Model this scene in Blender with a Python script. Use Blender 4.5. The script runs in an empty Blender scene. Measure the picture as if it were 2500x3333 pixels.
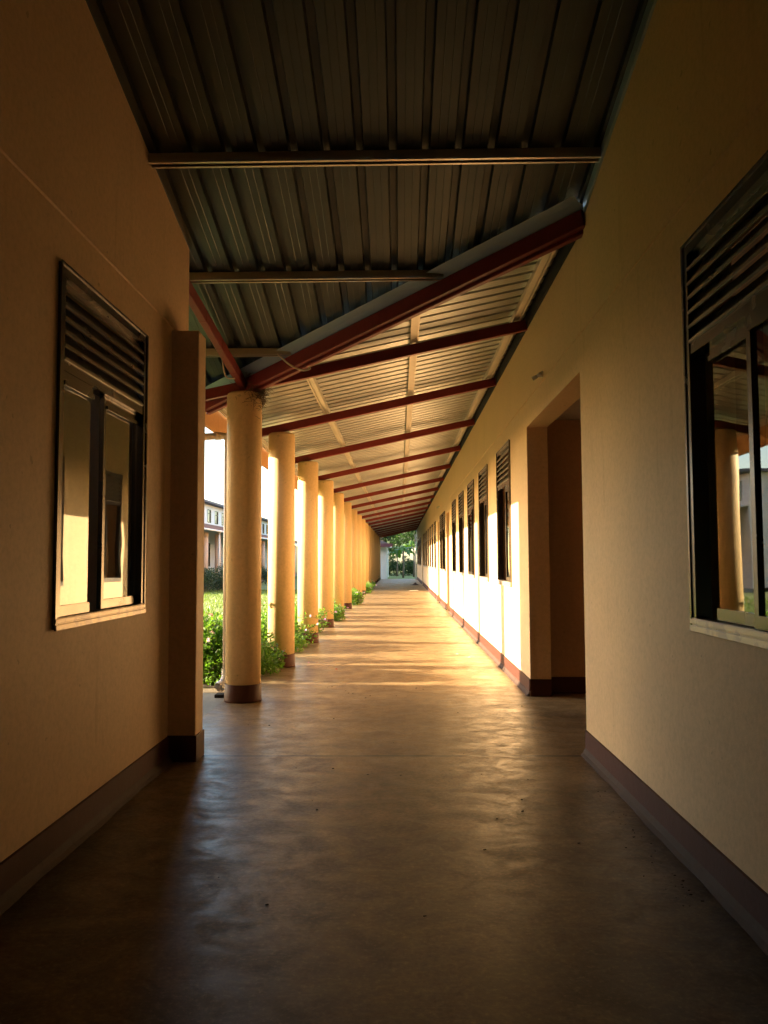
import bpy, bmesh, math, random
from mathutils import Vector, Matrix
random.seed(7)
scene = bpy.context.scene
# ------------------------------------------------------------------ camera, sky, sun, exposure
cam_data = bpy.data.cameras.new('camera'); cam = bpy.data.objects.new('camera', cam_data)
scene.collection.objects.link(cam); scene.camera = cam
cam_data.sensor_width = 36; cam_data.lens = 36*2650/3333; cam_data.clip_end = 2000; cam_data.clip_start = 0.05
R = Matrix(((1.0, 0.0055, 0.0189), (0.0192, -0.0597, -0.9980), (-0.0044, 0.9982, -0.0598))).to_4x4()
cam.matrix_world = Matrix.Translation((0, 0, 1.3)) @ R.to_quaternion().to_matrix().to_4x4()
SUN_EL = math.radians(13.5)
sun_to = Vector((-math.cos(SUN_EL)*.9973, math.cos(SUN_EL)*.0735, math.sin(SUN_EL)))
sun_data = bpy.data.lights.new('sun', 'SUN'); sun = bpy.data.objects.new('sun', sun_data)
scene.collection.objects.link(sun)
sun_data.energy = 5.0; sun_data.angle = math.radians(.5); sun_data.color = (1, .83, .57)
sun.rotation_euler = sun_to.to_track_quat('Z', 'Y').to_euler()
world = bpy.data.worlds.new('World'); scene.world = world; world.use_nodes = True
wn = world.node_tree.nodes; sky = wn.new('ShaderNodeTexSky'); sky.sky_type = 'NISHITA'; sky.sun_disc = False
sky.sun_elevation = SUN_EL; sky.sun_rotation = math.atan2(sun_to.x, sun_to.y); sky.dust_density = 1.5
world.node_tree.links.new(sky.outputs[0], wn['Background'].inputs[0]); wn['Background'].inputs[1].default_value = .13
vs = scene.view_settings; vs.view_transform = 'Standard'; vs.look = 'None'; vs.gamma = 1; vs.exposure = 2.9
scene.render.engine = 'CYCLES'; cy = scene.cycles
cy.max_bounces = 14; cy.diffuse_bounces = 9; cy.glossy_bounces = 5; cy.transparent_max_bounces = 24
cy.use_denoising = True; cy.sample_clamp_indirect = 12; cy.caustics_reflective = False; cy.blur_glossy = .6

# ------------------------------------------------------------------ materials
class NT:
    def __init__(s, name):
        s.m = bpy.data.materials.new(name); s.m.use_nodes = True; s.t = s.m.node_tree
        s.b = s.t.nodes['Principled BSDF']; s.out = s.t.nodes['Material Output']
    def n(s, kind, **kw):
        x = s.t.nodes.new('ShaderNode'+kind)
        for k, v in kw.items():
            if k in x.inputs: x.inputs[k].default_value = v
            else: setattr(x, k, v)
        return x
    def l(s, a, b): s.t.links.new(a, b)
    def coord(s, scale=(1, 1, 1)):
        c = s.n('TexCoord'); m = s.n('Mapping'); m.inputs['Scale'].default_value = scale
        s.l(c.outputs['Object'], m.inputs['Vector']); return m.outputs[0]
    def noise(s, vec, scale, detail=4, rough=.55, dist=0):
        x = s.n('TexNoise'); x.inputs['Scale'].default_value = scale; x.inputs['Detail'].default_value = detail
        x.inputs['Roughness'].default_value = rough; x.inputs['Distortion'].default_value = dist
        s.l(vec, x.inputs['Vector']); return x.outputs['Fac']
    def ramp(s, fac, stops):
        r = s.n('ValToRGB'); e = r.color_ramp.elements
        while len(e) < len(stops): e.new(.5)
        for i, (p, c) in enumerate(stops):
            e[i].position = p; e[i].color = (c[0], c[1], c[2], 1) if not isinstance(c, float) else (c, c, c, 1)
        s.l(fac, r.inputs[0]); return r.outputs[0]
    def mix(s, fac, a, b, mode='MIX'):
        x = s.n('Mix'); x.data_type = 'RGBA'; x.blend_type = mode
        for v, i in ((fac, 0), (a, 6), (b, 7)):
            if isinstance(v, (int, float)): x.inputs[i].default_value = v
            elif isinstance(v, tuple): x.inputs[i].default_value = (*v, 1)
            else: s.l(v, x.inputs[i])
        return x.outputs[2]
    def bump(s, h, strength, dist=.01, prev=None):
        b = s.n('Bump'); b.inputs['Strength'].default_value = strength; b.inputs['Distance'].default_value = dist
        s.l(h, b.inputs['Height'])
        if prev is not None: s.l(prev, b.inputs['Normal'])
        s.l(b.outputs[0], s.b.inputs['Normal']); return b.outputs[0]
    def set(s, **kw):
        for k, v in kw.items():
            k = k.replace('_', ' ')
            if isinstance(v, (int, float)): s.b.inputs[k].default_value = v
            elif isinstance(v, tuple): s.b.inputs[k].default_value = (*v, 1)
            else: s.l(v, s.b.inputs[k])
        return s
M = {}
def paint(name, col, rough=.6, dirt=.25, bump=.25, spec=.3):
    t = NT(name); v = t.coord()
    big = t.noise(v, 1.3, 6, .65); streak = t.noise(t.coord((5, 5, .5)), 1.6, 5, .6)
    d = tuple(c*(1-dirt)*f for c, f in zip(col, (1, .95, .88)))
    c = t.mix(t.ramp(big, [(.42, 0.), (.72, 1.)]), col, tuple(x*.93 for x in col))
    c = t.mix(t.ramp(streak, [(.60, 0.), (.80, .8)]), c, d)
    spots = t.noise(v, 16, 2, .5)
    c = t.mix(t.ramp(spots, [(.735, 0.), (.76, .55)]), c, tuple(x*.5 for x in col))
    scf = t.noise(t.coord((1, 1, 2.4)), 5.5, 8, .72)
    gn = t.noise(v, 34, 6, .75)
    c = t.mix(t.ramp(gn, [(.34, .30), (.52, 0.)]), c, tuple(x*.62 for x in col))
    c = t.mix(t.ramp(gn, [(.52, 0.), (.70, .30)]), c, tuple(min(.9, x*1.22) for x in col))
    c = t.mix(t.ramp(scf, [(.60, 0.), (.74, float(dirt))]), c, d)
    t.set(Base_Color=c, Roughness=rough)
    t.b.inputs['Specular IOR Level'].default_value = spec
    n0 = t.bump(t.noise(v, 2.2, 3, .5), bump*.8, .03)
    n1 = t.bump(t.noise(v, 11, 5, .6), bump*.8, .012, n0)
    t.bump(t.noise(v, 140, 3, .6), bump, .003, n1)
    M[name] = t.m
paint('wall_paint', (.71, .495, .285))
paint('column_paint', (.76, .52, .25), .55, .22, .22)
paint('pale_paint', (.72, .68, .66), .6)
paint('grey_render', (.5, .49, .47), .8)
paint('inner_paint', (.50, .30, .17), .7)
paint('ceiling_board', (.5, .45, .38), .8)
paint('brown_paint', (.072, .026, .017), .5, .35, .2, .10)
paint('far_column_paint', (.58, .43, .34), .6)
paint('gap_shade_drain_black', (.016, .013, .012), .9, .2, .4)  # near-black for the drain block and for painted shade in the roof gap
paint('cove_mortar', (.072, .044, .032), .7, .4, .3, .1)
paint('red_steel', (.215, .030, .024), .45, .45, .1)
paint('purple_fascia', (.12, .045, .055), .5)
paint('orange_timber', (.50, .25, .09), .6, .3)
paint('pipe_plastic', (.74, .62, .48), .35, .2, .03)
paint('white_plastic', (.75, .74, .72), .35, .1, .03)
paint('concrete', (.30, .29, .24), .8, .4, .5)
paint('door_paint', (.16, .10, .07), .4)

def metal(name, col, rough, spots=.2, met=.9):
    t = NT(name); v = t.coord()
    n = t.noise(v, 1.7, 4, .55)
    c = t.mix(t.ramp(n, [(.35, 0.), (.7, 1.)]), col, tuple(x*.86 for x in col))
    sp = t.noise(v, 38, 2, .5)
    c = t.mix(t.ramp(sp, [(.62, 0.), (.72, float(spots))]), c, tuple(x*.6 for x in col))
    r = t.ramp(t.noise(v, 5, 3, .5), [(.3, float(rough-.04)), (.7, float(rough+.06))])
    t.set(Base_Color=c, Metallic=met, Roughness=r); M[name] = t.m
metal('sheet_near_dimmed', (.100, .108, .098), .46, .1)  # near sheet colour darkened to carry the vignette over the passage
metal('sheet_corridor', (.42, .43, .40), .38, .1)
metal('galvanised', (.60, .56, .46), .40)
metal('flashing', (.40, .52, .58), .50, .1)
metal('aluminium', (.13, .11, .09), .24, 0)
metal('blade_metal', (.26, .235, .19), .30, 0)

def sill_metal():
    t = NT('sill_metal'); v = t.coord()
    p = t.ramp(t.noise(v, 7, 4, .6), [(.50, 0.), (.56, 1.)])
    c = t.mix(p, (.40, .33, .25), (.28, .24, .22))
    t.set(Base_Color=c, Metallic=.55, Roughness=.38); t.bump(p, .3, .002); M['sill_metal'] = t.m
sill_metal()

def glass():
    t = NT('window_glass'); t.t.nodes.remove(t.b)
    f = t.n('Fresnel'); f.inputs[0].default_value = 1.75
    tr = t.n('BsdfTransparent'); tr.inputs[0].default_value = (.62, .66, .62, 1)
    g = t.n('BsdfGlossy'); g.inputs['Roughness'].default_value = .012; g.inputs[0].default_value = (.92, .93, .9, 1)
    bn = t.n('Bump'); bn.inputs['Strength'].default_value = .02; bn.inputs['Distance'].default_value = .05
    t.l(t.noise(t.coord(), 2.2, 1), bn.inputs['Height']); t.l(bn.outputs[0], g.inputs['Normal'])
    mx = t.n('MixShader'); t.l(f.outputs[0], mx.inputs[0]); t.l(tr.outputs[0], mx.inputs[1]); t.l(g.outputs[0], mx.inputs[2])
    t.l(mx.outputs[0], t.out.inputs[0]); M['glass'] = t.m
glass()

def floor_mat():
    t = NT('polished_cement'); v = t.coord()
    sx = t.n('SeparateXYZ'); t.l(v, sx.inputs[0])
    def math_(op, a, b=0.0):
        m = t.n('Math'); m.operation = op
        for i, q in enumerate((a, b)):
            if isinstance(q, (int, float)): m.inputs[i].default_value = q
            else: t.l(q, m.inputs[i])
        return m.outputs[0]
    sw = t.noise(t.coord((1, 1.2, 1)), 2.4, 12, .78, .7)
    fine = t.noise(v, 6, 8, .7, .5)
    # two castings meet at a joint: a grey brown slab in the passage, vignette dimming painted into its colour, a warmer one along the veranda
    near_dim = t.mix(t.ramp(sw, [(.41, 0.), (.60, 1.)]), (.044, .030, .017), (.145, .096, .051))
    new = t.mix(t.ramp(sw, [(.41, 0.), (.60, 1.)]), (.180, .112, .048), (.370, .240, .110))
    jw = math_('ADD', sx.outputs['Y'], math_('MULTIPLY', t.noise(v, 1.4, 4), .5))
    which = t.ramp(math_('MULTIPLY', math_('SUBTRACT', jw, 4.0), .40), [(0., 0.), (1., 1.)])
    c = t.mix(which, near_dim, new)
    c = t.mix(t.ramp(fine, [(.45, 0.), (.75, .55)]), c, (.075, .047, .026))
    dust = t.noise(v, 3.1, 9, .72, .3)
    c = t.mix(t.ramp(dust, [(.56, 0.), (.74, .30)]), c, (.27, .20, .125))
    grit = t.noise(v, 48, 5, .7)
    c = t.mix(t.ramp(grit, [(.36, .55), (.50, 0.)]), c, (.035, .024, .014))
    c = t.mix(t.ramp(grit, [(.54, 0.), (.68, .38)]), c, (.30, .22, .135))
    scr = t.noise(t.coord((3, 26, 1)), 2.2, 6, .7, .8)
    c = t.mix(t.ramp(scr, [(.60, 0.), (.70, .35)]), c, (.28, .20, .12))
    # trowel arcs: edges of warped rings, joint line, few wandering cracks
    vo = t.n('TexVoronoi'); vo.feature = 'DISTANCE_TO_EDGE'; vo.inputs['Scale'].default_value = 1.15
    nz = t.n('TexNoise'); nz.inputs['Scale'].default_value = 1.3; nz.inputs['Detail'].default_value = 5
    t.l(v, nz.inputs['Vector']); sc = t.n('VectorMath'); sc.operation = 'SCALE'; sc.inputs['Scale'].default_value = 1.7
    ad = t.n('VectorMath'); ad.operation = 'ADD'
    t.l(nz.outputs['Color'], sc.inputs[0]); t.l(v, ad.inputs[0]); t.l(sc.outputs[0], ad.inputs[1]); t.l(ad.outputs[0], vo.inputs['Vector'])
    arc_mask = t.ramp(t.noise(v, .8, 3), [(.50, 0.), (.60, 1.)])
    arc = t.mix(arc_mask, (1., 1., 1.), t.ramp(vo.outputs['Distance'], [(.0, 0.), (.05, 1.)]))
    c = t.mix(t.mix(arc, (.45, .45, .45), (0., 0., 0.)), c, (.07, .045, .025))
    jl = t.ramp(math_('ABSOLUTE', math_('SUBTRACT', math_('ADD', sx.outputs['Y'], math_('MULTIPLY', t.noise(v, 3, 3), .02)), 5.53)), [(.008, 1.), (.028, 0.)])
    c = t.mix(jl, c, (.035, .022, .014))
    rg = t.ramp(t.noise(t.coord((1, 1.25, 1)), 4.5, 10, .80, .6), [(.40, .31), (.60, .52)])
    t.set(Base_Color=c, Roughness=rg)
    t.b.inputs['Specular IOR Level'].default_value = .38
    b2 = t.bump(arc, .10, .003)
    b3 = t.bump(t.noise(v, 26, 8, .7, .5), .20, .004, b2)
    t.bump(t.noise(v, 70, 4, .6), .14, .003, b3)
    M['floor'] = t.m
floor_mat()

def leaf(name, c1, c2, trans=.35, rough=.45):
    t = NT(name); v = t.coord()
    oi = t.n('ObjectInfo'); n = t.noise(v, 9, 2)
    c = t.mix(t.ramp(n, [(.35, 0.), (.65, 1.)]), c1, c2)
    tl = t.n('BsdfTranslucent'); mx = t.n('MixShader'); mx.inputs[0].default_value = trans
    tc = t.mix(1.0, c, (1.0, 1.15, .45), 'MULTIPLY'); t.l(tc, tl.inputs[0])
    t.set(Base_Color=c, Roughness=rough)
    t.l(t.b.outputs[0], mx.inputs[1]); t.l(tl.outputs[0], mx.inputs[2]); t.l(mx.outputs[0], t.out.inputs[0])
    M[name] = t.m
leaf('shrub_leaf', (.09, .20, .025), (.20, .33, .05), .48)
leaf('dark_leaf', (.035, .06, .025), (.05, .085, .03), .2)
leaf('tree_leaf', (.020, .046, .011), (.05, .095, .02))
leaf('banana_leaf', (.055, .12, .02), (.10, .18, .03), .4, .4)
leaf('grass_blade', (.10, .17, .03), (.20, .24, .05), .35)
leaf('petal', (.62, .22, .50), (.70, .40, .62), .3)
leaf('pale_petal', (.42, .25, .40), (.45, .33, .42), .3)
leaf('red_petal', (.6, .06, .06), (.5, .08, .05), .2)

def plain(name, a, b, scale, rough=.85, bump=.4):
    t = NT(name); v = t.coord(); n = t.noise(v, scale, 6, .65)
    t.set(Base_Color=t.mix(t.ramp(n, [(.3, 0.), (.7, 1.)]), a, b), Roughness=rough); t.bump(n, bump, .02); M[name] = t.m
plain('lawn', (.10, .15, .028), (.22, .24, .06), 1.2)
plain('soil', (.10, .07, .045), (.18, .13, .08), 6)
plain('bark', (.10, .075, .05), (.17, .13, .09), 9)
plain('twig', (.07, .035, .018), (.14, .07, .03), 20)
plain('dark_cloth', (.03, .02, .02), (.055, .04, .04), 14)
plain('board', (.62, .52, .36), (.5, .42, .3), 5)
plain('paper', (.75, .72, .66), (.65, .62, .56), 12)
plain('crumb', (.02, .015, .012), (.05, .035, .025), 20)
plain('roof_tile', (.10, .09, .10), (.16, .14, .15), 4)
plain('lamp_glass', (.62, .60, .55), (.52, .5, .46), 8, .2, .1)

# ------------------------------------------------------------------ mesh helpers
class MB:
    def __init__(s): s.v = []; s.f = []; s.sm = []
    def quad(s, *p, smooth=False):
        i = len(s.v); s.v += [tuple(x) for x in p]; s.f.append(tuple(range(i, i+len(p)))); s.sm.append(smooth)
    def box(s, a, b):
        (x0, y0, z0), (x1, y1, z1) = a, b
        s.hexa([(x0, y0, z0), (x1, y0, z0), (x1, y1, z0), (x0, y1, z0), (x0, y0, z1), (x1, y0, z1), (x1, y1, z1), (x0, y1, z1)])
        return s
    def hexa(s, p):
        i = len(s.v); s.v += [tuple(x) for x in p]
        for f in ((0, 3, 2, 1), (4, 5, 6, 7), (0, 1, 5, 4), (1, 2, 6, 5), (2, 3, 7, 6), (3, 0, 4, 7)):
            s.f.append(tuple(i+k for k in f)); s.sm.append(False)
        return s
    def bar(s, a, b, w, h, up=(0, 0, 1), off=0):
        # box beam from a to b whose bottom edge line is a-b; w sideways, h upward
        a = Vector(a); b = Vector(b); d = (b-a).normalized(); sd = d.cross(Vector(up)).normalized(); u = sd.cross(d)
        if u.z < 0: u = -u
        p = []
        for z in (0, h):
            for q, k in ((a, -1), (a, 1), (b, 1), (b, -1)): p.append(q+sd*(k*w/2+off)+u*z)
        return s.hexa(p)
    def tube(s, pts, r, n=8, cap=True):
        pts = [Vector(p) for p in pts]; rr = r if isinstance(r, (list, tuple)) else [r]*len(pts)
        base = len(s.v); prev = None
        for k, p in enumerate(pts):
            d = (pts[min(k+1, len(pts)-1)]-pts[max(k-1, 0)]).normalized()
            if prev is None: x = d.orthogonal().normalized()
            else: x = (prev-d*prev.dot(d)).normalized()
            prev = x; y = d.cross(x)
            for j in range(n):
                a = 2*math.pi*j/n; s.v.append(tuple(p+x*(rr[k]*math.cos(a))+y*(rr[k]*math.sin(a))))
        for k in range(len(pts)-1):
            for j in range(n):
                s.f.append((base+k*n+j, base+k*n+(j+1) % n, base+(k+1)*n+(j+1) % n, base+(k+1)*n+j)); s.sm.append(True)
        if cap:
            s.f.append(tuple(base+j for j in reversed(range(n)))); s.sm.append(False)
            e = base+(len(pts)-1)*n; s.f.append(tuple(e+j for j in range(n))); s.sm.append(False)
        return s
    def lathe(s, c, prof, n=40):
        base = len(s.v)
        for r, z in prof:
            for j in range(n):
                a = 2*math.pi*j/n; s.v.append((c[0]+r*math.cos(a), c[1]+r*math.sin(a), c[2]+z))
        for k in range(len(prof)-1):
            for j in range(n):
                s.f.append((base+k*n+j, base+k*n+(j+1) % n, base+(k+1)*n+(j+1) % n, base+(k+1)*n+j)); s.sm.append(True)
        s.f.append(tuple(base+j for j in reversed(range(n)))); s.sm.append(False)
        e = base+(len(prof)-1)*n; s.f.append(tuple(e+j for j in range(n))); s.sm.append(False)
        return s
    def leaf(s, p, d, nrm, L, W):
        # one pointed, folded leaf: five vertices, two faces
        p = Vector(p); d = d.normalized(); sd = d.cross(nrm)
        if sd.length < 1e-4: sd = d.orthogonal()
        sd.normalize(); up = sd.cross(d)
        i = len(s.v); m = p+d*(L*.45)
        s.v += [tuple(p), tuple(m+sd*W*.5+up*W*.14), tuple(p+d*L-up*L*.08), tuple(m-sd*W*.5+up*W*.14)]
        s.f += [(i, i+1, i+2), (i, i+2, i+3)]; s.sm += [False, False]
    def mesh(s, name, mat):
        me = bpy.data.meshes.new(name); me.from_pydata(s.v, [], s.f); me.update()
        me.polygons.foreach_set('use_smooth', s.sm); me.materials.append(M[mat]); return me
    def build(s, name, mat, parent=None):
        return link(name, s.mesh(name, mat), parent)
def link(name, data, parent=None):
    o = bpy.data.objects.new(name, data); scene.collection.objects.link(o)
    if parent is not None: o.parent = parent
    return o
def bevel(o, w, seg=2):
    m = o.modifiers.new('edge', 'BEVEL'); m.width = w; m.segments = seg; m.limit_method = 'ANGLE'; return o
def tag(o, label, cat, group=None):
    o['label'] = label; o['category'] = cat
    if group: o['group'] = group
    return o
def thing(name, label, cat, group=None, loc=(0, 0, 0)):
    o = link(name, None); o.location = loc; o.empty_display_size = .1; return tag(o, label, cat, group)
def struct(name, mb, mat):
    o = mb.build(name, mat); o['kind'] = 'structure'; return o
def stuff(name, mb, mat):
    o = mb.build(name, mat); o['kind'] = 'stuff'; return o
def copy_tree(o, parent=None):
    c = o.copy(); scene.collection.objects.link(c)
    if parent is not None: c.parent = parent
    for ch in list(o.children): copy_tree(ch, c)
    return c

# ------------------------------------------------------------------ dimensions (metres)
XR, XL = 1.245, -1.52
CX, CR, CTOP = -1.475, .165, 2.905
COLS = [7.69, 10.15, 13.10]+[16.15+3.05*i for i in range(14)]
YEND = 58.5; YBACK = -6.0
SB = .2114; SA = .2376
def zB(x): return 3.495+SB*(x-XR)            # underside of corridor rafters
def zA(y): return 2.920-SA*(y-7.69)          # underside of passage rafters
SHEET = .165
def yV(x): return 7.69-(x-CX)*.8897          # valley line in plan
EAVE_X = -1.98; EAVE_Y = yV(EAVE_X)

# ------------------------------------------------------------------ ground and floors
g = MB(); g.quad((-400, -200, -.16), (400, -200, -.16), (400, 600, -.16), (-400, 600, -.16)); struct('lawn', g, 'lawn')
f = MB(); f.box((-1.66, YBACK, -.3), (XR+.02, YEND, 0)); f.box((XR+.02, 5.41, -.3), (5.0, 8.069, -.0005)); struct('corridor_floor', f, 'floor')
a = MB(); a.box((-12, 5.73, -.3), (-1.664, 8.2, -.012)); struct('apron_pavement', a, 'concrete')
b = MB(); b.quad((-3.1, 8.2, -.13), (-1.664, 8.2, -.09), (-1.664, 36, -.09), (-3.1, 36, -.13)); struct('flower_bed_ground', b, 'soil')

# ------------------------------------------------------------------ walls with real openings
def wall_grid(mb, X, back, d, y0, y1, ztop, openings, ledge=2.84, step=.012):
    """wall face at x=X looking towards d (-1 or +1) with thickness 'back'; openings = (ya, yb, za, zb)"""
    ys = sorted({y0, y1, *[o[0] for o in openings], *[o[1] for o in openings]})
    zs = sorted({0.0, ledge, *[o[2] for o in openings], *[o[3] for o in openings]})
    ys = [y for y in ys if y0 <= y <= y1]
    top = ztop if callable(ztop) else (lambda y: ztop)
    nz = len(zs)
    def hole(yc, zc): return any(o[0] < yc < o[1] and o[2] < zc < o[3] for o in openings)
    XB = X-d*back
    def Z(k, y): return zs[k] if k < nz else top(y)
    solid = {}
    for i in range(len(ys)-1):
        yc = (ys[i]+ys[i+1])/2
        for k in range(nz):
            zc = (zs[k]+Z(k+1, yc))/2
            solid[i, k] = not hole(yc, zc)
    for (i, k), sl in solid.items():
        if not sl: continue
        ya, yb = ys[i], ys[i+1]
        low = zs[k] < ledge-1e-6
        xf = X if low else X-d*step
        P = lambda x, y, kk: (x, y, Z(kk, y))
        mb.quad(P(xf, ya, k), P(xf, yb, k), P(xf, yb, k+1), P(xf, ya, k+1))
        mb.quad(P(XB, ya, k), P(XB, ya, k+1), P(XB, yb, k+1), P(XB, yb, k))
        for (di, dk) in ((-1, 0), (1, 0), (0, -1), (0, 1)):
            nb = solid.get((i+di, k+dk), None)
            if nb: continue
            if di: y = ya if di < 0 else yb; mb.quad(P(xf, y, k), P(XB, y, k), P(XB, y, k+1), P(xf, y, k+1))
            else: kk = k if dk < 0 else k+1; mb.quad(P(xf, ya, kk), P(xf, yb, kk), P(XB, yb, kk), P(XB, ya, kk))
        if low and abs(Z(k+1, ya)-ledge) < 1e-6 and solid.get((i, k+1)):
            xu = X-d*step
            mb.quad((xf, ya, ledge), (xf, yb, ledge), (xu, yb, ledge+.012), (xu, ya, ledge+.012))
def skirting(parent, X, d, spans, h=.16):
    m = MB(); c = MB()
    for ya, yb in spans:
        m.quad((X, ya, h+.004), (X, yb, h+.004), (X+d*.010, yb, h), (X+d*.010, ya, h))
        m.quad((X+d*.010, ya, h), (X+d*.010, yb, h), (X+d*.012, yb, .045), (X+d*.012, ya, .045))
        for y in (ya, yb): m.quad((X, y, h+.004), (X+d*.010, y, h), (X+d*.012, y, .045), (X, y, .045))
        # hand-floated mortar cove, slightly wavy
        n = max(2, int((yb-ya)/.12)); pr = None
        for i in range(n+1):
            y = ya+(yb-ya)*i/n; w = .030+.004*math.sin(y*5.1)+.003*math.sin(y*13.7+2)
            q = ((X+d*.012, y, .046), (X+d*(.012+w*.45), y, .018), (X+d*(.012+w), y, .0015))
            if pr:
                for k in range(2): c.quad(pr[k], q[k], q[k+1], pr[k+1], smooth=True)
            pr = q
    s = m.build('skirting', 'brown_paint', parent); c.build('cove', 'cove_mortar', s)

WZ0, WZ1, WTR = 1.005, 2.648, 2.195
# window meshes, built around y=0 with the outside facing +x (width 1.24 before scaling)
def window_parts(W, cfg):
    h = W/2
    fr = MB(); t = .052
    o0, o1 = -.055, .012
    for ya, yb, za, zb in ((-h, -h+t, WZ0+t, WZ1-t), (h-t, h, WZ0+t, WZ1-t), (-h, h, WZ1-t, WZ1)):
        fr.box((o0, ya, za), (o1, yb, zb))
    fr.box((o0, -h+t, WTR-.028), (o1-.004, h-t, WTR+.028))
    fr.box((o0, -h, WTR-.034), (o0+.02, h, WTR+.034)) if False else None
    for s in (-1, 1): fr.box((o1+.0005, s*h-.012 if s > 0 else -h-.006, WZ0-.006), (o1+.006, s*h+.006 if s > 0 else -h+.012, WZ1+.006))
    fr.box((o1+.0005, -h+.012, WZ1-.006), (o1+.006, h-.012, WZ1+.006))
    si = MB()
    si.box((o0, -h, WZ0), (.016, h, WZ0+t-.002)); si.box((.0165, -h-.004, WZ0-.006), (.022, h+.004, WZ0+.020)); si.box((.0165, -h-.004, WZ0+.026), (.0205, h+.004, WZ0+.046))
    lb = MB(); n = 6; z0 = WTR+.028; pitch = (WZ1-t-z0)/n
    for i in range(n):
        zc = z0+pitch*(i+.5); dp, hh = .040, .036
        for dz, th in ((0, .006),):
            p = [(-.034, -h+t+.004, zc+hh), (.008, -h+t+.004, zc-hh), (.008, h-t-.004, zc-hh), (-.034, h-t-.004, zc+hh)]
            lb.hexa([Vector(q) for q in p]+[Vector(q)+Vector((.003, 0, .007)) for q in p])
        lb.box((.0085, -h+t+.004, zc-hh-.003), (.016, h-t-.03, zc-hh+.010))
        for s in (-1, 1):
            e = s*(h-t-.002); lb.box((-.05, min(e, e-s*.010), zc-.028), (.006, max(e, e-s*.010), zc+.030)) if False else None
    sash = []; panes = []
    zb, zt = WZ0+t, WTR-.028
    for (ya, yb, depth, l, r) in cfg:
        m = MB(); st = .034; x0, x1 = depth-.012, depth+.012
        if l: m.box((x0, ya, zb+.002), (x1, ya+st, zt-.002))
        if r: m.box((x0, yb-st, zb+.002), (x1, yb, zt-.002))
        la = ya+(st if l else 0); rb = yb-(st if r else 0)
        m.box((x0, la, zb+.002), (x1, rb, zb+.048)); m.box((x0, la, zt-.052), (x1, rb, zt-.002))
        m.box((x1+.0005, la, zt-.066), (x1+.008, rb, zt-.046))
        sash.append(m)
        p = MB(); p.quad((depth, la, zb+.046), (depth, rb, zb+.046), (depth, rb, zt-.050), (depth, la, zt-.050)); panes.append(p)
    return fr, si, lb, sash, panes
def make_window(parent, W, cfg):
    fr, si, lb, sash, panes = window_parts(W, cfg)
    w = fr.build('window', 'aluminium', parent)
    bevel(si.build('sill', 'sill_metal', w), .002)
    lb.build('louvre_blades', 'blade_metal', w)
    for m in sash: m.build('sash', 'aluminium', w)
    for m in panes: m.build('pane', 'glass', w)
    return w

# ---- long classroom building on the right
rb = thing('classroom_building', 'long cream classroom building with louvred windows along the right of the corridor', 'building')
W = 1.2
wins = [2.885, 9.68, 12.0, 14.1, 16.3, 18.5, 22.75, 24.3, 28.4, 30.6, 32.8, 35.1, 37.4, 39.6, 41.8, 47.6, 49.8, 52.0, 54.2, 56.4]
doors = [(20.4, 21.6), (25.5, 26.6), (43.6, 44.8)]
op = [(y-W/2, y+W/2, WZ0, WZ1) for y in wins]+[(5.55, 7.90, 0, 2.592)]+[(a_, b_, 0, 2.55) for a_, b_ in doors]
wm = MB(); wall_grid(wm, XR, .2, -1, YBACK, YEND, 6.0, op, 2.84, -.011)
wm.build('wall', 'wall_paint', rb)
sp = []; y = YBACK
for a_, b_ in sorted([(5.55, 7.90)]+doors): sp.append((y, a_)); y = b_
sp.append((y, YEND)); skirting(rb, XR, -1, sp)
cfgR = [(-.30, .30, -.030, True, True), (-.02, .55, -.002, True, True)]
cfgs = {'a': [(-.548, -.05, -.004, False, True), (.0, .10, -.030, True, False)]}
# in local space y runs along the wall; windows on the right wall are turned to face -x (local y -> -world y)
proto = {}
def right_window(y, key, cfg):
    if key not in proto:
        w = make_window(rb, W, cfg); proto[key] = w
    else: w = copy_tree(proto[key], rb)
    w.location = (XR, y, 0); w.rotation_euler = (0, 0, math.pi); return w
# local +y is nearer the camera on this wall
right_window(wins[0], 'near', [(-.40, .03, -.030, False, True), (.008, .545, -.002, True, True)])
for i, y in enumerate(wins[1:]):
    if i in (2,): right_window(y, 'right_open', [(-.545, .16, -.004, True, True)])
    else: right_window(y, 'left_open', [(-.04, .50, -.030, True, True), (.47, .546, -.002, True, False)])
for a_, b_ in doors:
    d_ = MB(); d_.box((XR+.12, a_, .0), (XR+.17, b_, 2.55)); dd = d_.build('door', 'door_paint', rb)
    h_ = MB(); h_.tube([(XR+.115, b_-.12, 1.0), (XR+.07, b_-.12, 1.0), (XR+.07, b_-.24, 1.0)], .011, 8); h_.build('handle', 'aluminium', dd)
# hall behind the wide doorway, its ceiling and dark skirting; closed rooms behind the windows
hw = MB()
hw.box((XR+.2, 8.07, 0), (5.2, 8.27, 3.0)); hw.box((XR+.2, 5.21, 0), (5.2, 5.41, 3.0)); hw.box((5.0, 5.41, 0), (5.2, 8.07, 3.0))
hw.box((XR+.1, 7.902, 0), (XR+.2, 8.07, 2.59))
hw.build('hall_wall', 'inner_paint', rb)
hc = MB(); hc.box((XR+.2, 5.41, 2.69), (5.0, 8.07, 2.75)); hc.build('hall_ceiling', 'ceiling_board', rb)
hs = MB(); hs.box((XR+.2, 8.058, .001), (5.0, 8.068, .16)); hs.box((XR+.0, 7.888, .001), (XR+.2, 7.898, .162)); hs.build('hall_skirting', 'brown_paint', rb)
rm = MB(); rm.box((7.8, YBACK, 0), (8, YEND, 6)); rm.box((XR+.2, YBACK-.2, 0), (8, YBACK, 6)); rm.box((XR+.2, YEND-.2, 0), (7.8, YEND, 6))
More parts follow.
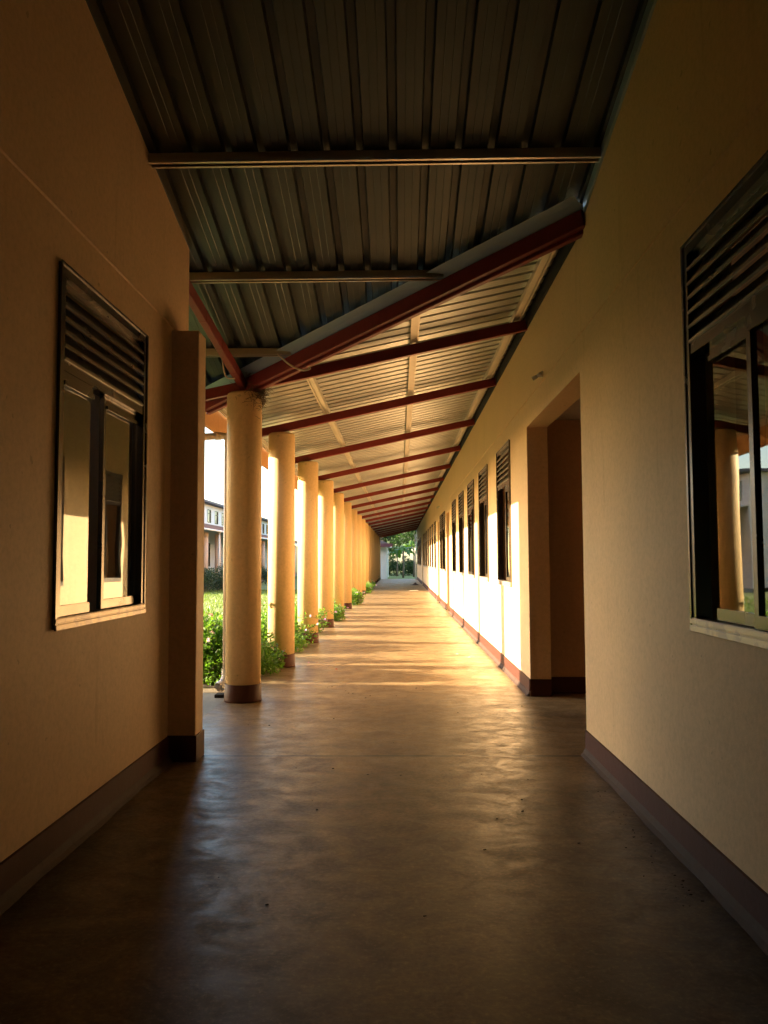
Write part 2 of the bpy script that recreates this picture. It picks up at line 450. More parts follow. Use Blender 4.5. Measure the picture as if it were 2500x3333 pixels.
rm.box((XR+.205, 8.271, -.2), (7.8, YEND-.2, -.02)); rm.build('rear_wall', 'wall_paint', rb)
rf = MB(); rf.box((XR-.5, YBACK-.4, 6.0), (8.4, YEND+.4, 6.15)); rf.build('roof', 'roof_tile', rb)

# ---- building on the left of the passage
lbld = thing('classroom_building', 'dim cream building with an open louvred window on the left of the passage', 'building')
WL = 1.245; wl_y = 4.172
wm = MB(); wall_grid(wm, XL, .2, 1, YBACK, 5.73, lambda y: zA(y)+SHEET-.004, [(wl_y-WL/2, wl_y+WL/2, WZ0, WZ1)], 2.87, -.014)
wm.build('wall', 'wall_paint', lbld)
fw = MB(); fw.box((-12, 5.53, 0), (XL-.2, 5.728, zA(5.73)+SHEET-.01)); fw.build('veranda_wall', 'wall_paint', lbld)
fw = MB(); fw.box((-12, YBACK-.2, 0), (XL-.2, YBACK, 6.1)); fw.build('rear_wall', 'wall_paint', lbld)
bk = MB(); bk.box((XL-.2, YBACK-.2, 0), (XR+.2, YBACK, 6.1)); bk.build('passage_end_wall', 'wall_paint', lbld)
pl = MB(); pl.box((XL-.01, 5.36, 0), (-1.338, 5.56, 2.85)); bevel(pl.build('pillar', 'wall_paint', lbld), .008)
ps = MB(); ps.box((XL-.008, 5.350, .0005), (-1.328, 5.57, .168)); bevel(ps.build('pillar_skirting', 'brown_paint', lbld), .004)
skirting(lbld, XL, 1, [(YBACK, 5.35)])
lw = make_window(lbld, WL, [(-.600, -.215, -.004, True, False), (.010, .555, -.030, True, False)])
lw.location = (XL, wl_y, 0)
lr = MB(); lr.box((XL-4.4, YBACK+.01, 0), (XL-4.3, 5.52, 3.6)); lr.build('room_wall', 'inner_paint', lbld)

# ------------------------------------------------------------------ roofs
PROF = [(0, 0), (.045, 0), (.048, .002), (.051, 0), (.093, 0), (.096, .002), (.099, 0), (.141, 0), (.150, .042), (.191, .042), (.2, 0)]
def cut(mb, co, no):
    bm = bmesh.new(); me = mb.mesh('tmp', 'flashing'); bm.from_mesh(me)
    bmesh.ops.bisect_plane(bm, geom=bm.verts[:]+bm.edges[:]+bm.faces[:], plane_co=co, plane_no=no, clear_outer=True)
    out = bpy.data.meshes.new('roof_sheet'); bm.to_mesh(out); bm.free(); bpy.data.meshes.remove(me); return out
vn = Vector((.8897, 1, 0)).normalized()         # points to the corridor side of the valley
vco = Vector((CX, 7.69, 0))
# passage roof: ribs run along y
roofA = thing('passage_roof', 'dark ribbed metal roof over the near passage with cross purlins', 'roof')
m = MB(); x = -12.0; pr = None; n = int((XR-.012+12)/.2)
while x < XR+.05:
    for (a0, h0), (a1, h1) in zip(PROF[:-1], PROF[1:]):
        xa, xb = x+a0, min(x+a1, XR+.05)
        if xb <= xa: continue
        m.quad((xa, YBACK-.3, zA(YBACK-.3)+SHEET+h0), (xb, YBACK-.3, zA(YBACK-.3)+SHEET+h1), (xb, EAVE_Y+.06, zA(EAVE_Y+.06)+SHEET+h1), (xa, EAVE_Y+.06, zA(EAVE_Y+.06)+SHEET+h0))
    x += .2
me = cut(m, vco, vn); me.materials.clear(); me.materials.append(M['sheet_near_dimmed'])
link('roof_sheet', me, roofA)
def lipped(mb, a, b, w, h, horizontal_axis):
    """C-section purlin: web plus two lipped flanges, open side down-slope"""
    a = Vector(a); b = Vector(b); d = (b-a).normalized(); sd = d.cross(Vector((0, 0, 1))).normalized(); u = sd.cross(d)
    if u.z < 0: u = -u
    def bx(s0, s1, z0, z1):
        p = [q+sd*s+u*z for z in (z0, z1) for q, s in ((a, s0), (a, s1), (b, s1), (b, s0))]; mb.hexa(p)
    t = .004
    bx(-w/2, w/2, h-t, h); bx(-w/2, -w/2+t, 0, h-t); bx(w/2-t, w/2, 0, h-t)
    bx(-w/2+t, -w/2+.018, 0, t); bx(w/2-.018, w/2-t, 0, t)
    bx(-w/2+.018, w/2-.018, .012, .012+t)
for i, y in enumerate([1.0, 2.25, 3.5, 4.80, 6.03, 7.19]):
    xe = XR-.02 if y < yV(XR) else CX+(7.69-y)/.8897-.05
    p = MB(); xs = XL+.0 if y < 5.73 else -12
    zz = zA(y)+.103
    lipped(p, (xs if y > 5.7 else XL+.001, y, zz), (xe, y, zz), .075, .060, 0); p.build('purlin', 'galvanised', roofA)
p = MB(); lipped(p, (-12, EAVE_Y-.08, zA(EAVE_Y-.08)+.103), (EAVE_X, EAVE_Y-.08, zA(EAVE_Y-.08)+.103), .075, .06, 0); p.build('purlin', 'galvanised', roofA)
r_ = MB(); r_.bar((-1.62, 5.735, zA(5.735)), (-1.452, EAVE_Y-.02, zA(EAVE_Y-.02)), .062, .10)
for k in range(4):
    yy = 5.95+k*.45; xx = -1.62+(yy-5.735)*.168/(EAVE_Y-.02-5.735); r_.bar((xx, yy, zA(yy)-.002), (xx+.002, yy+.03, zA(yy+.03)-.002), .066, .10)
bevel(r_.build('rafter', 'red_steel', roofA), .006)
for xx in (-4.5, -7.5, -10.5):
    r_ = MB(); r_.bar((xx, 5.735, zA(5.735)), (xx, EAVE_Y-.02, zA(EAVE_Y-.02)), .062, .10); r_.build('rafter', 'red_steel', roofA)
fa = MB(); fa.box((-12, EAVE_Y, 2.69), (EAVE_X-.03, EAVE_Y+.025, 2.955)); fa.build('fascia', 'orange_timber', roofA)
# valley: double red beam under a folded flashing gutter
v0 = Vector((EAVE_X-.0, yV(EAVE_X), zB(EAVE_X))); v1 = Vector((XR-.005, yV(XR), zB(XR)))
vb = MB(); vb.bar(v0, v1, .055, .115, off=.0); bevel(vb.build('valley_beam', 'red_steel', roofA), .006)
vb = MB(); vb.bar(v0+Vector((0, 0, -.022)), v1+Vector((0, 0, -.022)), .050, .050, off=-.0561); bevel(vb.build('valley_beam', 'red_steel', roofA), .006)
dv = (v1-v0).normalized(); sdv = dv.cross(Vector((0, 0, 1))).normalized()
vg = MB()
def vpt(q, s, z): return q+sdv*s+Vector((0, 0, z))
for (s0, z0), (s1, z1) in (((-.100, .144), (-.094, .160)), ((-.094, .160), (-.080, .160)), ((-.080, .160), (-.070, .130)), ((-.070, .130), (-.03, .117)), ((-.03, .117), (.03, .117)), ((.03, .117), (.085, .138)), ((.085, .138), (.15, .158))):
    vg.quad(vpt(v0, s0, z0), vpt(v1, s0, z0), vpt(v1, s1, z1), vpt(v0, s1, z1))
vg.build('valley_gutter', 'flashing', roofA)
fl = MB()
for ya, yb in ((YBACK, yV(XR)-.02),):
    fl.hexa([(XR-.026, ya, zA(ya)+SHEET-.085), (XR-.012, ya, zA(ya)+SHEET-.085), (XR-.012, yb, zA(yb)+SHEET-.085), (XR-.026, yb, zA(yb)+SHEET-.085),
             (XR-.026, ya, zA(ya)+SHEET-.004), (XR-.012, ya, zA(ya)+SHEET-.004), (XR-.012, yb, zA(yb)+SHEET-.004), (XR-.026, yb, zA(yb)+SHEET-.004)])
fl.build('wall_flashing', 'flashing', roofA)

# corridor roof: ribs run along x
roofB = thing('veranda_roof', 'sloping metal veranda roof on red rafters along the corridor', 'roof')
m = MB(); y = 5.1
while y < YEND+.3:
    for (a0, h0), (a1, h1) in zip(PROF[:-1], PROF[1:]):
        ya, yb = y+a0, y+a1
        m.quad((EAVE_X-.05, ya, zB(EAVE_X-.05)+SHEET+h0), (XR+.04, ya, zB(XR+.04)+SHEET+h0), (XR+.04, yb, zB(XR+.04)+SHEET+h1), (EAVE_X-.05, yb, zB(EAVE_X-.05)+SHEET+h1))
    y += .2
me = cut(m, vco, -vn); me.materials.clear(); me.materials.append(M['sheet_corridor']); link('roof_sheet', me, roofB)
for y in COLS+[58.3]:
    r_ = MB(); r_.bar((EAVE_X+.03, y, zB(EAVE_X+.03)), (XR-.014, y, zB(XR-.014)), .062, .100); bevel(r_.build('rafter', 'red_steel', roofB), .005)
for x in (1.125, .15, -.905, -1.915):
    ys = yV(x)+.06; p = MB(); lipped(p, (x, ys, zB(x)+.103), (x, YEND+.3, zB(x)+.103), .075, .060, 1); p.build('purlin', 'galvanised', roofB)
cs = MB()  # near-black strip stands in for the shaded gap between wall top and sheet
cs.box((XR-.021, 5.36, 3.508), (XR-.0115, YEND, 3.664)); cs.build('gap_shade_strip', 'gap_shade_drain_black', roofB)
fa = MB(); fa.box((EAVE_X-.025, EAVE_Y+.03, 2.69), (EAVE_X, YEND+.3, 2.945)); fa.build('fascia', 'orange_timber', roofB)

# ------------------------------------------------------------------ columns
ORD = 'first second third fourth fifth sixth seventh eighth ninth tenth eleventh twelfth thirteenth fourteenth fifteenth sixteenth seventeenth'.split()
c0 = thing('veranda_column', '', 'column')
MB().lathe((0, 0, 0), [(CR, .162), (CR, CTOP-.03), (CR-.006, CTOP-.012), (CR-.02, CTOP-.002), (CR-.05, CTOP)], 56).build('shaft', 'column_paint', c0)
MB().lathe((0, 0, 0), [(CR+.010, .0008), (CR+.008, .02), (CR+.006, .157), (CR+.001, .163)], 56).build('painted_base', 'brown_paint', c0)
for i, y in enumerate(COLS):
    o = c0 if i == 0 else copy_tree(c0); o.location = (CX, y, 0); o['group'] = 'round columns along the corridor'
    ext = ['standing in shade with a twig nest on its top', 'lit by sun down its outer side', 'with shrub sprays across its foot', 'with lilac flowers at its foot'][i] if i < 4 else 'from the passage'
    o['label'] = ('cream round column, %s from the passage, %s' % (ORD[i], ext)) if i < 4 else 'cream round column, %s of the row counting from the passage' % ORD[i]

# ------------------------------------------------------------------ small fittings
def pt(u, v, y):            # a point seen at pixel (u, v) of the photo, at distance y
    c = R.to_3x3() @ Vector(((u-1250)/2650, -(v-1666.5)/2650, -1)); t = y/c.y; return Vector((0, 0, 1.3))+c*t
def smooth(pts, k=6):
    out = []; n = len(pts)
    for i in range(n-1):
        p0, p1, p2, p3 = pts[max(i-1, 0)], pts[i], pts[i+1], pts[min(i+2, n-1)]
        for j in range(k):
            t = j/k; out.append(.5*((2*p1)+(p2-p0)*t+(2*p0-5*p1+4*p2-p3)*t*t+(3*p1-p0-3*p2+p3)*t**3))
    out.append(pts[-1]); return out
w1 = smooth([pt(*q, 7.12) for q in ((686, 1058), (712, 1125), (722, 1160), (730, 1210), (741, 1230), (765, 1232))])
tag(MB().tube(w1, .007, 8).build('conduit_cable', 'pipe_plastic'), 'pale cable looping down beside the red rafter above the first column', 'cable', 'loose pale cables under the roof')
w2 = smooth([pt(*q, 7.0) for q in ((903, 1152), (945, 1188), (985, 1205), (1008, 1200), (1003, 1194))])
tag(MB().tube(w2, .008, 8).build('conduit_cable', 'pipe_plastic'), 'pale cable sagging across the double red valley beam', 'cable', 'loose pale cables under the roof')
nest = MB()
for i in range(420):
    a = random.gauss(.1, .6); r = CR+random.gauss(.015, .03); z = 2.90+random.gauss(0, .055)+(.04 if random.random() < .4 else 0)
    if random.random() < .25: z -= random.random()*.16; r = CR+.012
    p = Vector((CX+r*math.cos(a), 7.69-abs(r*math.sin(a))*random.choice((1, 1, -.4)), z))
    d = Vector((random.gauss(0, 1), random.gauss(0, 1), random.gauss(-.3, .8))).normalized()*random.uniform(.03, .10)
    nest.tube([p, p+d*.5+Vector((0, 0, .006)), p+d], [.0022, .002, .001], 4, False)
tag(nest.build('bird_nest', 'twig'), 'ragged brown twig nest on top of the first column', 'nest')
# rainwater pipe: across to the corner column, down behind it, ending in a shoe
dp = thing('drain_pipe', 'beige rain pipe crossing to the first column and ending in a shoe', 'pipe')
MB().tube([(-2.75, 8.02, 2.50), (-1.80, 8.02, 2.548)], .036, 16).tube([(-1.80, 8.02, 2.548), (-1.74, 8.02, 2.548), (-1.70, 8.01, 2.52), (-1.70, 8.0, 2.44)], .036, 16).build('pipe', 'pipe_plastic', dp)
MB().tube([(-1.83, 8.02, 2.5465), (-1.77, 8.02, 2.5495)], .041, 16).build('pipe_socket', 'pipe_plastic', dp)
MB().tube([(-1.70, 8.0, 2.44), (-1.70, 8.0, .20)], .036, 16).build('downpipe', 'pipe_plastic', dp)
MB().tube(smooth([Vector(q) for q in ((-1.70, 8.0, .26), (-1.70, 8.0, .17), (-1.725, 7.96, .11), (-1.745, 7.92, .09))]), .047, 16, False).tube([(-1.735, 7.935, .10), (-1.75, 7.91, .085)], .054, 16, False).build('pipe_shoe', 'white_plastic', dp)
MB().box((-1.79, 7.90, -.0115), (-1.68, 8.03, .018)).build('drain_block', 'gap_shade_drain_black', dp)
# wall lamps
def wall_lamp(y, z, label):
    L = thing('wall_lamp', label, 'lamp', 'small lamps above the doorways', (XR-.0115, y, z)); L.scale = (.72, .72, .72)
    MB().box((-.020, -.022, -.035), (.0005, .022, .035)).build('back_plate', 'white_plastic', L)
    MB().tube([(-.018, 0, .005), (-.045, .008, -.008), (-.066, .014, -.020)], [.030, .025, .021], 14).build('socket', 'white_plastic', L)
    MB().tube([(-.067, .014, -.020), (-.092, .022, -.034), (-.120, .030, -.050)], [.018, .024, .026], 14).build('bulb', 'lamp_glass', L)
wall_lamp(6.9, 2.885, 'small white lamp on the wall above the wide open doorway')
wall_lamp(25.0, 2.95, 'small lamp high on the far wall beyond the first row of windows')

# things lying on the floor
cl = MB(); n = 26; k = 12
for i in range(n):
    for j in range(k):
        def P(a, b):
            u = a/n-.5; w = b/k-.5; e = max(0, 1-(abs(u)*2)**3)*max(0, 1-(abs(w)*2)**2)
            return (.79+u*.52, 43.6+w*.36, .004+e*(.05+.05*math.sin(u*9+1)+.02*math.sin(w*14+u*20))+.03*e*(u+.5))
        cl.quad(P(i, j), P(i+1, j), P(i+1, j+1), P(i, j+1), smooth=True)
tag(cl.build('cloth_bundle', 'dark_cloth'), 'dark crumpled cloth lying on the grey shaded floor far down the corridor', 'cloth')
tag(bevel(MB().box((.42, 34.9, .001), (.80, 35.2, .022)).build('flat_board', 'board'), .004), 'pale flat board on the floor at the edge of the far shade', 'board')
def scrap(p, r, name, mat, label, cat, group=None):
    s = MB(); n = 9; ring = []
    for j in range(n):
        a = 2*math.pi*j/n; q = r*random.uniform(.55, 1.1); ring.append((p[0]+q*math.cos(a), p[1]+q*math.sin(a), .003+random.random()*r*.5))
    c = (p[0], p[1], r*.7)
    for j in range(n): s.quad(ring[j], ring[(j+1) % n], c)
    tag(s.build(name, mat), label, cat, group)
scrap((.79, 11.4), .022, 'paper_scrap', 'paper', 'white paper scrap on the sunlit floor, the one farther from the wall', 'scrap', 'white scraps on the sunlit floor')
scrap((.925, 11.0), .024, 'paper_scrap', 'paper', 'white paper scrap on the sunlit floor, the one nearer the wall', 'scrap', 'white scraps on the sunlit floor')
scrap((-.76, 9.83), .022, 'fallen_petal', 'red_petal', 'red fallen petal in the middle of the floor past the second column', 'petal', 'fallen petals')
scrap((-1.17, 10.45), .020, 'fallen_petal', 'petal', 'pink fallen petal on the floor just past the second column', 'petal', 'fallen petals')
scrap((-1.06, 10.5), .014, 'fallen_petal', 'red_petal', 'small dark red petal beside the pink one past the second column', 'petal', 'fallen petals')
cr = MB()
for i in range(46):
    y = random.uniform(3.0, 4.75); x = XR-.10-abs(random.gauss(0, .06)); s_ = random.uniform(.002, .0065)
    cr.bar((x, y, .0008), (x+random.uniform(-1, 1)*s_*2.4, y+random.uniform(-1, 1)*s_, .0008), s_*.7, s_*.5)
for i in range(40):
    x = random.uniform(-1.3, 1.1); y = random.uniform(3, 9); s_ = random.uniform(.002, .006); cr.bar((x, y, .0008), (x+s_*2, y+s_, .0008), s_, s_*.6)
stuff('dirt_crumbs', cr, 'crumb')

# ------------------------------------------------------------------ shrubs along the floor edge
def shrub_mesh(seed, rad, h, nl, sprigs=8, L=.055):
    rnd = random.Random(seed); fo = MB(); st = MB(); bl = MB()
    def clump(c, r, n):
        for _ in range(n):
            d = Vector((rnd.gauss(0, 1), rnd.gauss(0, 1), rnd.gauss(0, 1))).normalized()
            p = Vector(c)+d*r*rnd.random()**.4
            if p.z < .01: continue
            o = (d+Vector((rnd.gauss(0, .6), rnd.gauss(0, .6), rnd.gauss(.2, .5)))).normalized()
            nm = Vector((rnd.gauss(0, .7), rnd.gauss(0, .7), 1))
            l = L*rnd.uniform(.6, 1.25); fo.leaf(p, o, nm, l, l*rnd.uniform(.42, .62))
    nst = 16
    for i in range(nst):
        a = rnd.uniform(0, 6.28); r = rad*rnd.uniform(.2, 1); zt = h*rnd.uniform(.45, 1)*(1-.35*(r/rad)**2)
        e = Vector((r*math.cos(a), r*math.sin(a), zt)); b0 = Vector((.12*math.cos(a), .12*math.sin(a), 0)); md = (b0+e)/2+Vector((rnd.gauss(0, .03), rnd.gauss(0, .03), .05))
        st.tube([b0, md, e], [.008, .006, .003], 5, False)
        clump(e-Vector((0, 0, .03)), .14*rnd.uniform(.8, 1.3), nl//(2*nst)); clump(md, .13, nl//(3*nst)); clump((b0+md)/2, .11, nl//(6*nst))
    for i in range(sprigs):
        a = rnd.uniform(0, 6.28); l = rad*rnd.uniform(.6, 1.1); p = Vector((rad*.5*math.cos(a), rad*.5*math.sin(a), h*rnd.uniform(.5, .85)))
        pts = [p]; d = Vector((math.cos(a), math.sin(a), rnd.uniform(.2, 1.2))).normalized()
        for k in range(6):
            d = (d+Vector((rnd.gauss(0, .15), rnd.gauss(0, .15), -.16))).normalized(); pts.append(pts[-1]+d*l/6)
        st.tube(pts, [.004]*4+[.003, .002, .0015], 4, False)
        for q in pts[1:]:
            for _ in range(5):
                o = Vector((rnd.gauss(0, 1), rnd.gauss(0, 1), rnd.gauss(.2, .6))).normalized(); ll = L*rnd.uniform(.6, 1.1)
                fo.leaf(q+Vector((rnd.gauss(0, .015), rnd.gauss(0, .015), rnd.gauss(0, .015))), o, Vector((rnd.gauss(0, .6), rnd.gauss(0, .6), 1)), ll, ll*.55)
        if rnd.random() < .7:
            for _ in range(2):
                c = pts[rnd.choice((-1, -2, -3))]+Vector((rnd.gauss(0, .012), rnd.gauss(0, .012), .012))
                ax = Vector((rnd.gauss(.3, .5), rnd.gauss(-.6, .4), rnd.gauss(.5, .4))).normalized(); s0 = ax.orthogonal().normalized(); s1 = ax.cross(s0)
                for j in range(5):
                    b = 2*math.pi*j/5; bl.leaf(c, s0*math.cos(b)+s1*math.sin(b)+ax*.25, ax, .026, .024)
    return fo, st, bl
def shrub_proto(i, *a):
    fo, st, bl = shrub_mesh(*a)
    return fo.mesh('foliage', 'shrub_leaf'), st.mesh('stem', 'bark'), bl.mesh('blossom', 'petal' if i % 2 == 0 else 'pale_petal')
protos = [shrub_proto(0, 1, .50, .78, 5200), shrub_proto(1, 2, .42, .62, 4200, 12), shrub_proto(2, 3, .40, .50, 3600, 12), shrub_proto(3, 4, .30, .48, 2200, 9, .05)]
SH = [ # x, y, proto, scale, turn, label
 (-2.42, 9.35, 0, 1.12, 0, 'bright green shrub filling the gap left of the first column'),
 (-2.95, 9.9, 0, 1.0, 2, 'taller green shrub behind the one left of the first column'),
 (-2.02, 9.5, 1, 1.22, 1, 'leafy shrub leaning out between the first and second columns'),
 (-1.74, 9.84, 3, .85, 4, 'small shrub spraying across the brown foot of the second column'),
 (-2.35, 10.9, 0, .92, 3, 'green shrub on the lawn side just past the second column'),
 (-1.80, 11.9, 1, .98, 5, 'pink flowered shrub between the second and third columns'),
 (-1.58, 12.55, 3, 1.1, 1.3, 'small flowering shrub at the foot of the third column'),
 (-2.30, 13.3, 1, 1.0, 2.6, 'green shrub on the lawn side of the third column'),
 (-1.72, 14.9, 2, 1.1, 0.4, 'lilac flowered shrub between the third and fourth columns'),
 (-2.25, 16.3, 1, .9, 4.1, 'green shrub on the lawn side of the fourth column'),
 (-1.66, 17.9, 2, .85, 2.2, 'flowering shrub between the fourth and fifth columns'),
 (-1.68, 18.8, 3, 1.0, 3.3, 'small shrub at the foot of the fifth column'),
 (-2.2, 20.4, 1, .9, 1.1, 'green shrub between the fifth and sixth columns'),
 (-1.72, 21.6, 3, .7, .7, 'low shrub beside the sixth column'),
 (-1.50, 24.2, 2, 1.15, 5.3, 'spindly pale flowered shrub between the sixth and seventh columns'),
 (-1.78, 27.2, 3, .7, 2.9, 'low shrub between the seventh and eighth columns'),
 (-1.72, 29.9, 2, .6, 1.9, 'low shrub between the eighth and ninth columns'),
 (-1.45, 32.8, 2, 1.0, .2, 'bushy shrub reaching onto the floor past the ninth column'),
 (-1.5, 34.0, 3, 1.0, 4.4, 'small shrub reaching onto the floor just before the far shade'),
 (-1.62, 38.6, 3, 1.1, 3.7, 'dim low shrub on the floor edge just inside the far shade'),
 (-1.62, 52.0, 3, 1.1, .9, 'dim low shrub near the far end of the column row'),
]
for (x, y, k, s, t, lab) in SH:
    o = thing('flowering_shrub', lab, 'shrub', 'shrubs along the floor edge', (x, y, -.1)); o.scale = (s, s, s); o.rotation_euler = (0, 0, t)
    for nm, me in zip(('foliage', 'stem', 'blossom'), protos[k]): link(nm, me, o)

# lawn blades where the lawn shows
gr = MB()
for i in range(26000):
    x = random.uniform(-11, -3.0); y = 9+random.random()**.8*32; l = random.uniform(.05, .14)
    p = Vector((x, y, -.165)); d = Vector((random.gauss(0, .45), random.gauss(0, .45), 1)).normalized(); sd = Vector((random.gauss(0, 1), random.gauss(0, 1), 0)).normalized()*.012
    gr.quad(p-sd, p+sd, p+d*l)
stuff('grass', gr, 'grass_blade')

# ------------------------------------------------------------------ building across the courtyard
cb = thing('courtyard_building', 'cream building with clerestory windows and columned veranda across the lawn', 'building')
BX, CBX, Y0, Y1 = -13.2, -10.5, 36.8, 96.0
wm = MB(); cw = [(y-.55, y+.55, 3.98, 4.92) for y in [38.2+2.25*i for i in range(25)]]; lw_ = [(y-.55, y+.55, .95, 2.6) for y in [38.6+2.9*i for i in range(19)]]
wall_grid(wm, BX, .2, 1, Y0, Y1, 5.22, cw+lw_, 3.5, .004); wm.box((-20, Y0, 0), (BX-.2, Y0+.2, 5.3)); wm.box((-20, Y0+.2, 0), (-19.8, Y1, 5.2)); wm.box((-19.8, Y1-.2, 0), (BX-.2, Y1, 5.2))
wm.build('wall', 'pale_paint', cb)
w0 = None
for ya, yb, za, zb in cw+lw_:
    m = MB(); t = .06
    for q in ((ya, ya+t, za, zb), (yb-t, yb, za, zb), (ya+t, yb-t, za, za+t), (ya+t, yb-t, zb-t, zb), (ya+t, yb-t, zb-.32, zb-.27)): m.box((BX-.08, q[0], q[2]), (BX+.01, q[1], q[3]))
    w = m.build('window', 'aluminium', cb)
    m = MB(); m.quad((BX-.05, ya+t, za+t), (BX-.05, yb-t, za+t), (BX-.05, yb-t, zb-t), (BX-.05, ya+t, zb-t)); m.build('pane', 'glass', w)
m = MB(); m.hexa([(-20.4, Y0-.4, 5.3), (BX+.55, Y0-.4, 5.22), (BX+.55, Y1, 5.22), (-20.4, Y1, 5.3), (-20.4, Y0-.4, 5.42), (BX+.55, Y0-.4, 5.36), (BX+.55, Y1, 5.36), (-20.4, Y1, 5.42)]); m.build('roof', 'roof_tile', cb)
m = MB(); m.hexa([(CBX+.55, Y0, 3.13), (BX, Y0, 3.68), (BX, Y1, 3.68), (CBX+.55, Y1, 3.13), (CBX+.55, Y0, 3.18), (BX, Y0, 3.73), (BX, Y1, 3.73), (CBX+.55, Y1, 3.18)]); vr = m.build('veranda_roof', 'sheet_corridor', cb)
MB().box((CBX+.552, Y0, 2.98), (CBX+.58, Y1, 3.24)).build('fascia', 'purple_fascia', vr)
MB().tube([(CBX+.64, Y0, 2.96), (CBX+.64, Y1, 2.96)], .055, 10).build('gutter', 'white_plastic', vr)
for i in range(19):
    y = 37.6+3.1*i; MB().lathe((CBX, y, -.15), [(.17, 0), (.17, 3.02)], 24).build('column', 'far_column_paint', cb)
MB().tube([(CBX+.45, 45.2, 2.95), (CBX+.45, 45.2, -.1)], .05, 10).build('downpipe', 'white_plastic', cb)
MB().box((BX, Y0, -.3), (CBX+.4, Y1, .0)).build('plinth', 'concrete', cb)
# unseen block added beyond the left wing to cast the near shade edge
eb = thing('unseen_shade_block', 'unseen cream block added past the left wing to cast shade', 'building')
MB().box((-22, -8, 0), (-12.0, 9.52, 5.6)).build('wall', 'wall_paint', eb)
MB().box((-22.4, -8.4, 5.6), (-11.9, 9.54, 5.75)).build('roof', 'roof_tile', eb)
for y in (-4, -1, 2, 5):
    q = MB(); q.box((-12.0, y, 1), (-11.96, y+1.2, 2.6)); w = q.build('window', 'aluminium', eb)

# ------------------------------------------------------------------ far end
fs = thing('small_house', 'small pale house with purple eaves beyond the end of the corridor', 'house')
MB().box((-5.5, 63, -.2), (-1.02, 74, 2.45)).build('wall', 'pale_paint', fs)
q = MB(); q.hexa([(-6, 62.2, 2.5), (-.55, 62.2, 2.5), (-.55, 75, 2.5), (-6, 75, 2.5), (-5, 62.2, 3.3), (-2.4, 62.2, 3.3), (-2.4, 75, 3.3), (-5, 75, 3.3)]); r0 = q.build('roof', 'roof_tile', fs)
MB().box((-6.02, 62.15, 2.35), (-.53, 62.195, 2.62)).build('fascia', 'purple_fascia', r0)
MB().tube([(-.62, 62.1, 2.33), (-.95, 62.6, 2.3), (-.96, 62.9, 2.2), (-.96, 62.92, -.1)], .045, 10).build('downpipe', 'white_plastic', fs)
tag(MB().tube([(1.15, 58.62, -.1), (1.15, 58.62, 3.2)], .05, 12).build('downpipe', 'white_plastic'), 'white downpipe at the far end of the right hand wall', 'pipe')

def tree(x, y, h, rad, seed, nl, L, label, mat='tree_leaf', th=.16, group='trees beyond the corridor'):
    rnd = random.Random(seed); t = thing('tree', label, 'tree', group, (x, y, -.2))
    tr = MB(); fo = MB(); top = Vector((rnd.gauss(0, .3), rnd.gauss(0, .3), h*.72))
    tr.tube(smooth([Vector((0, 0, 0)), Vector((rnd.gauss(0, .12), rnd.gauss(0, .12), h*.3)), top], 4), [th*(1-.75*i/8) for i in range(9)], 9, False)
    ends = []
    for i in range(15):
        a = rnd.uniform(0, 6.28); b = top*rnd.uniform(.35, 1); r = rad*rnd.uniform(.5, 1)
        e = b+Vector((r*math.cos(a), r*math.sin(a), h*rnd.uniform(.02, .24)-.1*h*(rnd.random() < .4))); md = (b+e)/2+Vector((0, 0, .15*r))
        tr.tube([b, md, e], [th*.32, th*.2, th*.06], 5, False); ends += [e, md, (md+e)/2]
    for e in ends:
        r = rad*rnd.uniform(.20, .36)
        for _ in range(nl//len(ends)):
            d = Vector((rnd.gauss(0, 1), rnd.gauss(0, 1), rnd.gauss(0, .7))).normalized(); p = e+d*r*rnd.random()**.5
            l = L*rnd.uniform(.6, 1.3); fo.leaf(p, (d+Vector((rnd.gauss(0, .6), rnd.gauss(0, .6), rnd.gauss(-.3, .5)))), Vector((rnd.gauss(0, .6), rnd.gauss(0, .6), 1)), l, l*.5)
    tr.build('trunk', 'bark', t); fo.build('crown', mat, t)
tree(2.6, 84, 10, 3.6, 21, 9000, .26, 'tall tree with sunlit yellow green crown at the right of the far opening')
tree(-2.2, 88, 9, 3.2, 22, 7000, .26, 'dark tree behind the small pale house')
tree(.4, 97, 8, 3.4, 23, 7000, .30, 'distant tree in the middle of the far opening')
tree(6.5, 98, 11, 4.2, 24, 7000, .30, 'distant tall tree standing behind the right hand wall end')
tree(-7.5, 104, 11, 4.4, 25, 7000, .32, 'distant tree beyond the roof of the small pale house')
def banana(x, y, h, seed, label):
    rnd = random.Random(seed); t = thing('banana_plant', label, 'plant', 'banana plants beyond the corridor', (x, y, -.2)); s = MB(); f_ = MB()
    s.tube([(0, 0, 0), (.04, 0, h*.5), (.02, .03, h)], [.09, .07, .04], 10)
    for i in range(9):
        a = i*2.4+rnd.random()*.5; L = rnd.uniform(1.5, 2.1); d = Vector((math.cos(a), math.sin(a), 0)); up = rnd.uniform(.5, 1.1); pr = None; n = 12; sd = d.cross(Vector((0, 0, 1)))
        for k in range(n+1):
            u = k/n; c = Vector((0, 0, h))+d*L*u*.85+Vector((0, 0, up*u*1.3-1.5*u*u*(.7+.3*rnd.random())))
            w = .26*math.sin(math.pi*min(1, .08+u*.92))**.6*(.75+.25*rnd.random())
            q = (c+sd*w-Vector((0, 0, w*.35)), c, c-sd*w-Vector((0, 0, w*.35)))
            if pr and k > 1:
                for j in (0, 1): f_.quad(pr[j], q[j], q[j+1], pr[j+1])
            pr = q
    s.build('trunk', 'bark', t); f_.build('leaf_crown', 'banana_leaf', t)
banana(.3, 70, 2.4, 31, 'banana plant with long pale leaves in the middle of the far opening')
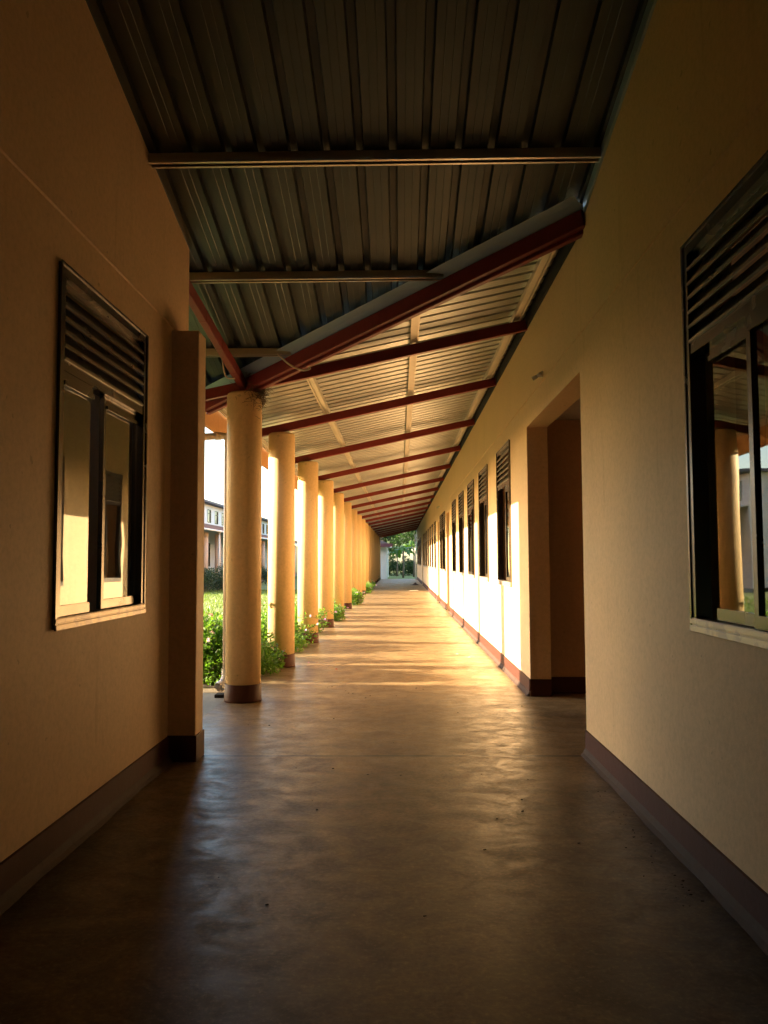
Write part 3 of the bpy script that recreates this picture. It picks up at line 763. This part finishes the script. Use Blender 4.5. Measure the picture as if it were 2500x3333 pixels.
banana(1.25, 73, 2.9, 32, 'taller banana plant near the right hand wall end')
banana(-.25, 76, 2.2, 33, 'banana plant standing beside the small pale house')
def hedge_bush(x, y, r, h, seed, label, mat, nl, name='bush', group=None, L=.10):
    rnd = random.Random(seed); t = thing(name, label, 'bush', group, (x, y, -.18)); fo = MB(); st = MB()
    for i in range(26):
        a = rnd.uniform(0, 6.28); rr = r*rnd.random()**.6; c = Vector((rr*math.cos(a), rr*math.sin(a), h*rnd.uniform(.25, .95)*(1-.4*(rr/r)**2)))
        st.tube([(c.x*.2, c.y*.2, 0), c], [.015, .005], 4, False)
        for _ in range(nl//26):
            d = Vector((rnd.gauss(0, 1), rnd.gauss(0, 1), rnd.gauss(0, 1))).normalized(); p = c+d*r*.3*rnd.random()**.5
            if p.z < 0: continue
            l = L*rnd.uniform(.6, 1.3); fo.leaf(p, d+Vector((rnd.gauss(0, .6), rnd.gauss(0, .6), rnd.gauss(.1, .5))), Vector((rnd.gauss(0, .6), rnd.gauss(0, .6), 1)), l, l*.5)
    st.build('stem', 'bark', t); fo.build('foliage', mat, t)
for i, (x, y, r, h, lab) in enumerate([(-9.3, 38.5, .9, 1.2, 'dark bush left of the others along the far veranda'), (-8.9, 40.6, 1.0, 1.3, 'dark round bush before the far veranda seen left of the first column'),
        (-9.1, 43.0, .9, 1.1, 'dark bush just right of the round one before the far veranda'), (-9.2, 46.5, .9, 1.2, 'dark bush seen past the edge of the first column'), (-9.2, 52.5, 1.0, 1.5, 'dark climbing bush seen between the first and second columns'), (-9.2, 58, .9, 1.2, 'dark bush farthest along the far veranda')]):
    hedge_bush(x, y, r, h, 50+i, lab, 'dark_leaf', 2600, group='dark bushes before the far veranda')
for i, (x, y, r, h, lab) in enumerate([(-.4, 79, 1.0, 1.6, 'leafy undergrowth bush by the small pale house'), (.7, 81, 1.0, 1.8, 'leafy bush under the banana plants'), (1.9, 80, 1.1, 1.9, 'leafy bush beside the right hand wall end'), (-1.6, 84, 1.2, 2.0, 'dark bush behind the small pale house')]):
    hedge_bush(x, y, r, h, 70+i, lab, 'tree_leaf', 2600, group='bushes beyond the corridor', L=.16)
